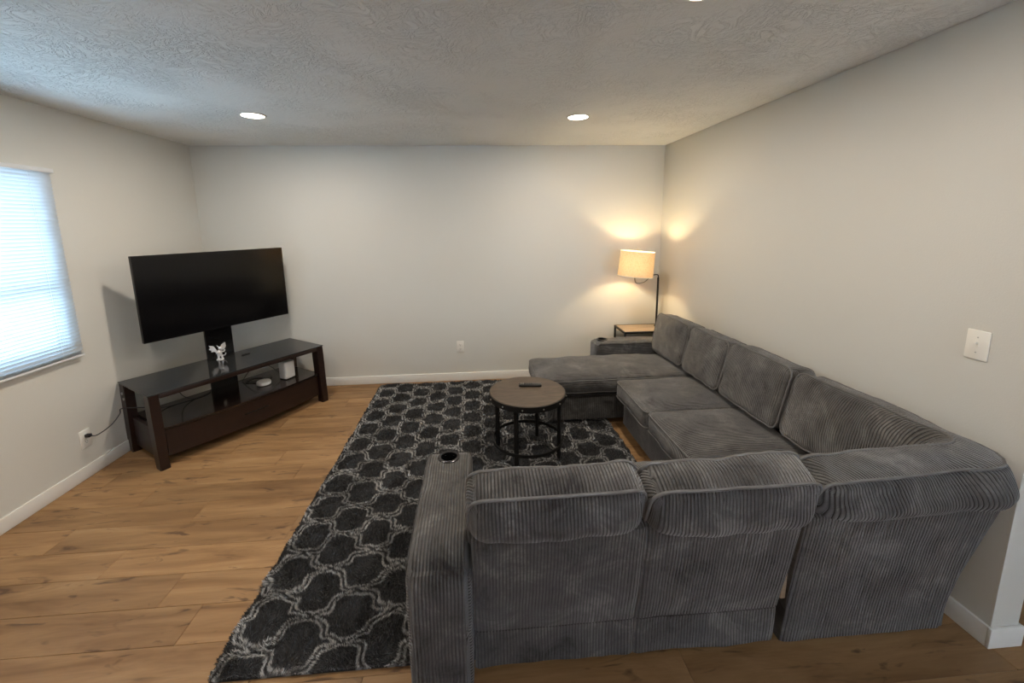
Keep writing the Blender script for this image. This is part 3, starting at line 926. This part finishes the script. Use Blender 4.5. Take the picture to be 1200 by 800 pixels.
def bowed(name, z0, z1, y_back, bow, inset, mat, yf=-DD + 0.022, parent=st, nseg=24):
    bm = bmesh.new()
    xs = np.linspace(-LL + 0.062 + inset, LL - 0.062 - inset, nseg + 1)
    G = []
    for x in xs:
        t = x / (LL - 0.062)
        yfr = yf - bow * (1 - t * t)
        G.append([bm.verts.new((x, yfr, z0)), bm.verts.new((x, yfr, z1)), bm.verts.new((x, y_back, z1)), bm.verts.new((x, y_back, z0))])
    for a, b_ in zip(G, G[1:]):
        for k in range(4): bm.faces.new((a[k], a[(k + 1) % 4], b_[(k + 1) % 4], b_[k]))
    bm.faces.new(G[0]); bm.faces.new(G[-1])
    return obj(name, bm, mat, parent)
bowed('shelf', 0.275, 0.290, DD - 0.04, 0.050, 0.0, M['shelf_gloss'], yf=-DD + 0.012)
bowed('cabinet_box', 0.062, 0.274, DD - 0.045, 0.040, 0.004, M['espresso'], yf=-DD + 0.045)
dr = bowed('drawer', 0.075, 0.268, -DD + 0.06, 0.050, 0.012, M['espresso'], yf=-DD + 0.022)
bm = bmesh.new(); bx(bm, -0.095, 0.095, -DD - 0.034, -DD - 0.018, 0.176, 0.186, 0.003, 2)
obj('handle', bm, M['gloss_black'], dr)
# mounting column
bm = bmesh.new(); bx(bm, -0.105, 0.105, 0.185, 0.205, 0.2905, 0.42, 0.002, 1)
bx(bm, -0.105, -0.028, 0.185, 0.205, 0.42, 0.47, 0.0, 1); bx(bm, 0.002, 0.105, 0.185, 0.205, 0.42, 0.47, 0.0, 1)
bx(bm, -0.105, 0.105, 0.185, 0.205, 0.47, 1.28, 0.002, 1)
bx(bm, -0.055, -0.045, 0.195, 0.225, 0.2905, 1.25, 0.0, 1); bx(bm, 0.045, 0.055, 0.195, 0.225, 0.2905, 1.25, 0.0, 1)
obj('mount_column', bm, M['gloss_black'], st)
bm = bmesh.new(); bx(bm, -0.18, 0.22, 0.150, 0.1845, 0.98, 1.24, 0.003, 1); obj('mount_bracket', bm, M['black'], st)
for yy, zz in ((0.215, 0.47), (0.20, 0.43)):
    bm = bmesh.new(); cyl(bm, (-LL - 0.002, yy, zz), (-LL + 0.008, yy, zz), 0.010, n=14); obj('cam_cap', bm, M['steel'], st)

# television (50-inch class), hung in front of the column
tvc, k = None, 0.9145
tvx, tvy, tvth, tvw, tvz = -2.3526 * k, 3.8878 * k, 1.0003, 1.24 * k, cam_h + (0.7511 - cam_h) * k
tv = thing('television', 'large black flat screen television above the media stand', 'television', (tvx, tvy, tvz), tvth)
hh = tvw * 0.57
bm = bmesh.new(); bx(bm, -tvw / 2, tvw / 2, 0.004, 0.030, 0, hh, 0.003, 2)
bx(bm, -tvw / 2 + 0.12, tvw / 2 - 0.12, 0.028, 0.058, 0.05, hh - 0.12, 0.01, 2); obj('back_housing', bm, M['black'], tv)
bm = bmesh.new()
for a in ((-tvw / 2, tvw / 2, hh - 0.008, hh), (-tvw / 2, tvw / 2, 0, 0.014), (-tvw / 2, -tvw / 2 + 0.008, 0.014, hh - 0.008), (tvw / 2 - 0.008, tvw / 2, 0.014, hh - 0.008)):
    bx(bm, a[0], a[1], -0.001, 0.004, a[2], a[3])
obj('bezel', bm, M['gloss_black'], tv, smooth=False)
box('screen', -tvw / 2 + 0.008, tvw / 2 - 0.008, 0.001, 0.004, 0.014, hh - 0.008, M['screen'], tv)

def sw(u, v, z_):   # stand local to world
    c_, s_ = math.cos(sth), math.sin(sth)
    return Vector((scx + c_ * u - s_ * v, scy + s_ * u + c_ * v, z_))
# figurine: small winged creature
fg = thing('figurine', 'small pale grey winged figurine standing on the glass top by the column', 'figurine', sw(-0.028, 0.150, 0.5512), sth)
bm = bmesh.new()
cyl(bm, (0, 0, 0), (0, 0, 0.006), 0.028, 0.026, 20)
obj('foot_disc', bm, M['fig'], fg)
bm = bmesh.new()
bmesh.ops.create_uvsphere(bm, u_segments=16, v_segments=12, radius=1, matrix=Matrix.LocRotScale(Vector((0, 0, 0.058)), None, Vector((0.020, 0.018, 0.030))))
bmesh.ops.create_uvsphere(bm, u_segments=16, v_segments=12, radius=1, matrix=Matrix.LocRotScale(Vector((0.008, -0.006, 0.098)), None, Vector((0.016, 0.018, 0.016))))
tube(bm, smooth_path([(-0.012, 0, 0.045), (-0.012, -0.004, 0.025), (-0.018, -0.008, 0.006)], 4), 0.008, 8)
tube(bm, smooth_path([(0.010, 0, 0.045), (0.014, -0.004, 0.025), (0.016, -0.008, 0.006)], 4), 0.008, 8)
tube(bm, smooth_path([(-0.012, -0.004, 0.070), (-0.028, -0.012, 0.062), (-0.030, -0.018, 0.075)], 4), 0.005, 8)
tube(bm, smooth_path([(0.014, -0.004, 0.072), (0.030, -0.012, 0.066), (0.036, -0.016, 0.082)], 4), 0.005, 8)
for s_ in (-1, 1):
    cyl(bm, (0.008 + s_ * 0.008, -0.004, 0.108), (0.008 + s_ * 0.022, 0.0, 0.128), 0.005, 0.001, 8)
tube(bm, smooth_path([(0, 0.012, 0.040), (0.02, 0.022, 0.03), (0.045, 0.016, 0.025), (0.052, 0.008, 0.045)], 5), 0.004, 8)
obj('body', bm, M['fig'], fg)
for s_ in (-1, 1):
    bm = bmesh.new()
    P = [(0.010, 0.08), (0.030, 0.122), (0.062, 0.135), (0.056, 0.112), (0.066, 0.100), (0.048, 0.090), (0.050, 0.074), (0.030, 0.074), (0.016, 0.062)]
    fr = [bm.verts.new((s_ * a, 0.014 + a * 0.15, b)) for a, b in P]; bk = [bm.verts.new((s_ * a, 0.018 + a * 0.15, b)) for a, b in P]
    bm.faces.new(fr); bm.faces.new(bk[::-1])
    for i in range(len(P)): bm.faces.new((fr[i], fr[(i + 1) % len(P)], bk[(i + 1) % len(P)], bk[i]))
    bmesh.ops.triangulate(bm, faces=bm.faces)
    obj('wing', bm, M['fig'], fg, smooth=False)
# router box and puck on the shelf
ro = thing('router', 'white upright router box on the shelf of the media stand', 'router', sw(0.39, -0.105, 0.2905), sth + 0.15)
box('case', -0.052, 0.052, -0.045, 0.045, 0.004, 0.165, M['white'], ro, bev=0.014, seg=4)
box('foot_plate', -0.048, 0.048, -0.041, 0.041, 0, 0.006, M['black'], ro, bev=0.002)
pk = thing('network_puck', 'flat round white hub on the shelf left of the router', 'hub', sw(0.19, -0.075, 0.2905), sth)
bm = bmesh.new(); lathe(bm, [(0, 0.001), (0.050, 0.001), (0.056, 0.006), (0.058, 0.020), (0.055, 0.033), (0.046, 0.038), (0, 0.039)], 32)
obj('case', bm, M['white'], pk)
bm = bmesh.new(); lathe(bm, [(0, 0.0392), (0.012, 0.0392), (0.012, 0.0397), (0, 0.0398)], 20); obj('logo_dot', bm, M['plate'], pk)
# small flat bar on the glass
gb_ = tag(box('media_adapter', -0.035, 0.035, -0.008, 0.008, 0, 0.008, M['black'], bev=0.003), 'tiny flat black bar on the glass top right of the column', 'adapter')
gb_.location = sw(0.155, 0.10, 0.5512); gb_.rotation_euler = (0, 0, sth + 0.1)
# cables
def cable(label, pts, r=0.003, group=None, name='cable'):
    bm = bmesh.new(); tube(bm, smooth_path(pts, 8), r, 8)
    return tag(obj(name, bm, M['cable']), label, 'cable', group)
pc = cable('black power cord from the left wall outlet into the media stand',
      [(XL + 0.040, 2.76, 0.290), (XL + 0.075, 2.77, 0.287), (XL + 0.11, 2.84, 0.32), (XL + 0.10, 2.93, 0.36), sw(-0.70, 0.14, 0.385), sw(-0.60, 0.10, 0.36), sw(-0.45, 0.13, 0.296), sw(-0.22, 0.12, 0.294), sw(-0.13, 0.16, 0.294)], 0.0035)
bm = bmesh.new(); bx(bm, XL + 0.0095, XL + 0.042, 2.748, 2.772, 0.279, 0.301, 0.004, 2); obj('plug', bm, M['cable'], pc)
cable('black cable looping behind the media stand column', [sw(-0.36, 0.14, 0.50), sw(-0.34, 0.15, 0.36), sw(-0.27, 0.12, 0.296), sw(-0.14, 0.15, 0.294)], 0.003)
cable('black cable rising from the shelf to the router', [sw(0.13, 0.17, 0.294), sw(0.20, 0.12, 0.40), sw(0.29, 0.05, 0.42), sw(0.36, -0.02, 0.34), sw(0.37, -0.048, 0.32)], 0.0028)
cable('black cable lying in a coil behind the puck', [sw(0.12, 0.10, 0.294), sw(0.20, 0.04, 0.30), sw(0.27, 0.08, 0.294), sw(0.22, 0.15, 0.294), sw(0.14, 0.12, 0.298), sw(0.19, 0.0, 0.294), sw(0.30, 0.02, 0.294), sw(0.34, 0.08, 0.294)], 0.0028)

# ------------------------------------------------------------------ side table and lamp
etx0, etx1, ety0, ety1, etz = 1.475, 1.925, 3.865, 4.175, 0.573
et = thing('side_table', 'square side table with black metal frame and light wood top in the corner', 'table', (etx0, ety0, 0))
wx, wy = etx1 - etx0, ety1 - ety0
box('tabletop', 0.016, wx - 0.016, 0.016, wy - 0.016, etz - 0.014, etz, M['light_wood'], et, bev=0.002)
bm = bmesh.new()
for a in ((0, wx, 0, 0.015), (0, wx, wy - 0.015, wy)): bx(bm, a[0], a[1], a[2], a[3], etz - 0.02, etz + 0.001, 0.001, 1)
for a in ((0, 0.015), (wx - 0.015, wx)): bx(bm, a[0], a[1], 0.015, wy - 0.015, etz - 0.02, etz + 0.001, 0.001, 1)
obj('top_frame', bm, M['black'], et)
for a in (0, wx - 0.018):
    for b_ in (0, wy - 0.018): box('leg', a, a + 0.018, b_, b_ + 0.018, 0, etz - 0.0205, M['black'], et, bev=0.002)
box('lower_shelf', 0.019, wx - 0.019, 0.019, wy - 0.019, 0.15, 0.165, M['light_wood'], et, bev=0.002)

lp = thing('table_lamp', 'lit lamp with tilted linen drum shade and black pole on the side table', 'lamp', (1.896, 4.075, etz + 0.001))
zt = 1.092 - etz
bm = bmesh.new(); lathe(bm, [(0, 0), (0.022, 0), (0.022, 0.006), (0.012, 0.012), (0, 0.012)], 24); obj('base_collar', bm, M['black'], lp)
bm = bmesh.new(); cyl(bm, (0, 0, 0.008), (0, 0, zt), 0.010, n=16); obj('pole', bm, M['black'], lp)
sc_ = Vector((1.588 - 1.896, 3.905 - 4.075, 0))                       # shade centre offset
zc = 1.258 - etz
bm = bmesh.new(); tube(bm, smooth_path([(0, 0, zt - 0.01), (-0.002, -0.001, zt + 0.020), (-0.022, -0.008, zt + 0.032), tuple(sc_ * 0.35 + Vector((0, 0, zt + 0.032)))], 6), 0.0055, 10)
arm_ = obj('arm', bm, M['cupsteel'], lp)
bm = bmesh.new(); tube(bm, smooth_path([tuple(sc_ * 0.35 + Vector((0, 0, zt + 0.032))), tuple(sc_ * 0.6 + Vector((0, 0, zt - 0.025))), tuple(sc_ * 0.95 + Vector((0, 0, zt - 0.030))), tuple(sc_ * 1.05 + Vector((0, 0, zt + 0.02))), tuple(sc_ * 1.0 + Vector((0, 0, zc - 0.05)))], 6), 0.0045, 10)
obj('hook', bm, M['cupsteel'], arm_)
tilt = Matrix.Translation(sc_ + Vector((0, 0, zc))) @ Matrix.Rotation(rad(4.5), 4, 'Y')
SR, SH = 0.163, 0.122
bm = bmesh.new()
lathe(bm, [(SR + 0.006, -SH), (SR, SH)], 64); obj_s = obj('shade', bm, M['shade'], lp); obj_s.matrix_local = tilt
for zz, rr2 in ((-SH, SR + 0.006), (SH, SR)):
    bm = bmesh.new(); tube(bm, [(rr2 * math.cos(a), rr2 * math.sin(a), zz) for a in np.linspace(0, 2 * PI, 48, endpoint=False)], 0.003, 6, closed=True)
    obj('shade_ring', bm, M['trim'], obj_s)
bm = bmesh.new()
for k in range(3):
    a = k * 2 * PI / 3 + 0.4; cyl(bm, (0, 0, SH - 0.012), (SR * math.cos(a), SR * math.sin(a), SH), 0.002, n=6)
cyl(bm, (0, 0, -0.05), (0, 0, SH + 0.03), 0.003, n=8)
bmesh.ops.create_uvsphere(bm, u_segments=10, v_segments=8, radius=0.007, matrix=Matrix.Translation((0, 0, SH + 0.034)))
o = obj('spider', bm, M['steel'], lp); o.matrix_local = tilt
bm = bmesh.new(); cyl(bm, (0, 0, -0.075), (0, 0, -0.03), 0.018, n=16); o = obj('socket', bm, M['black'], lp); o.matrix_local = tilt
bm = bmesh.new(); bmesh.ops.create_uvsphere(bm, u_segments=20, v_segments=14, radius=0.030, matrix=Matrix.Translation((0, 0, 0.002)))
o = obj('bulb', bm, M['bulb'], lp); o.matrix_local = tilt
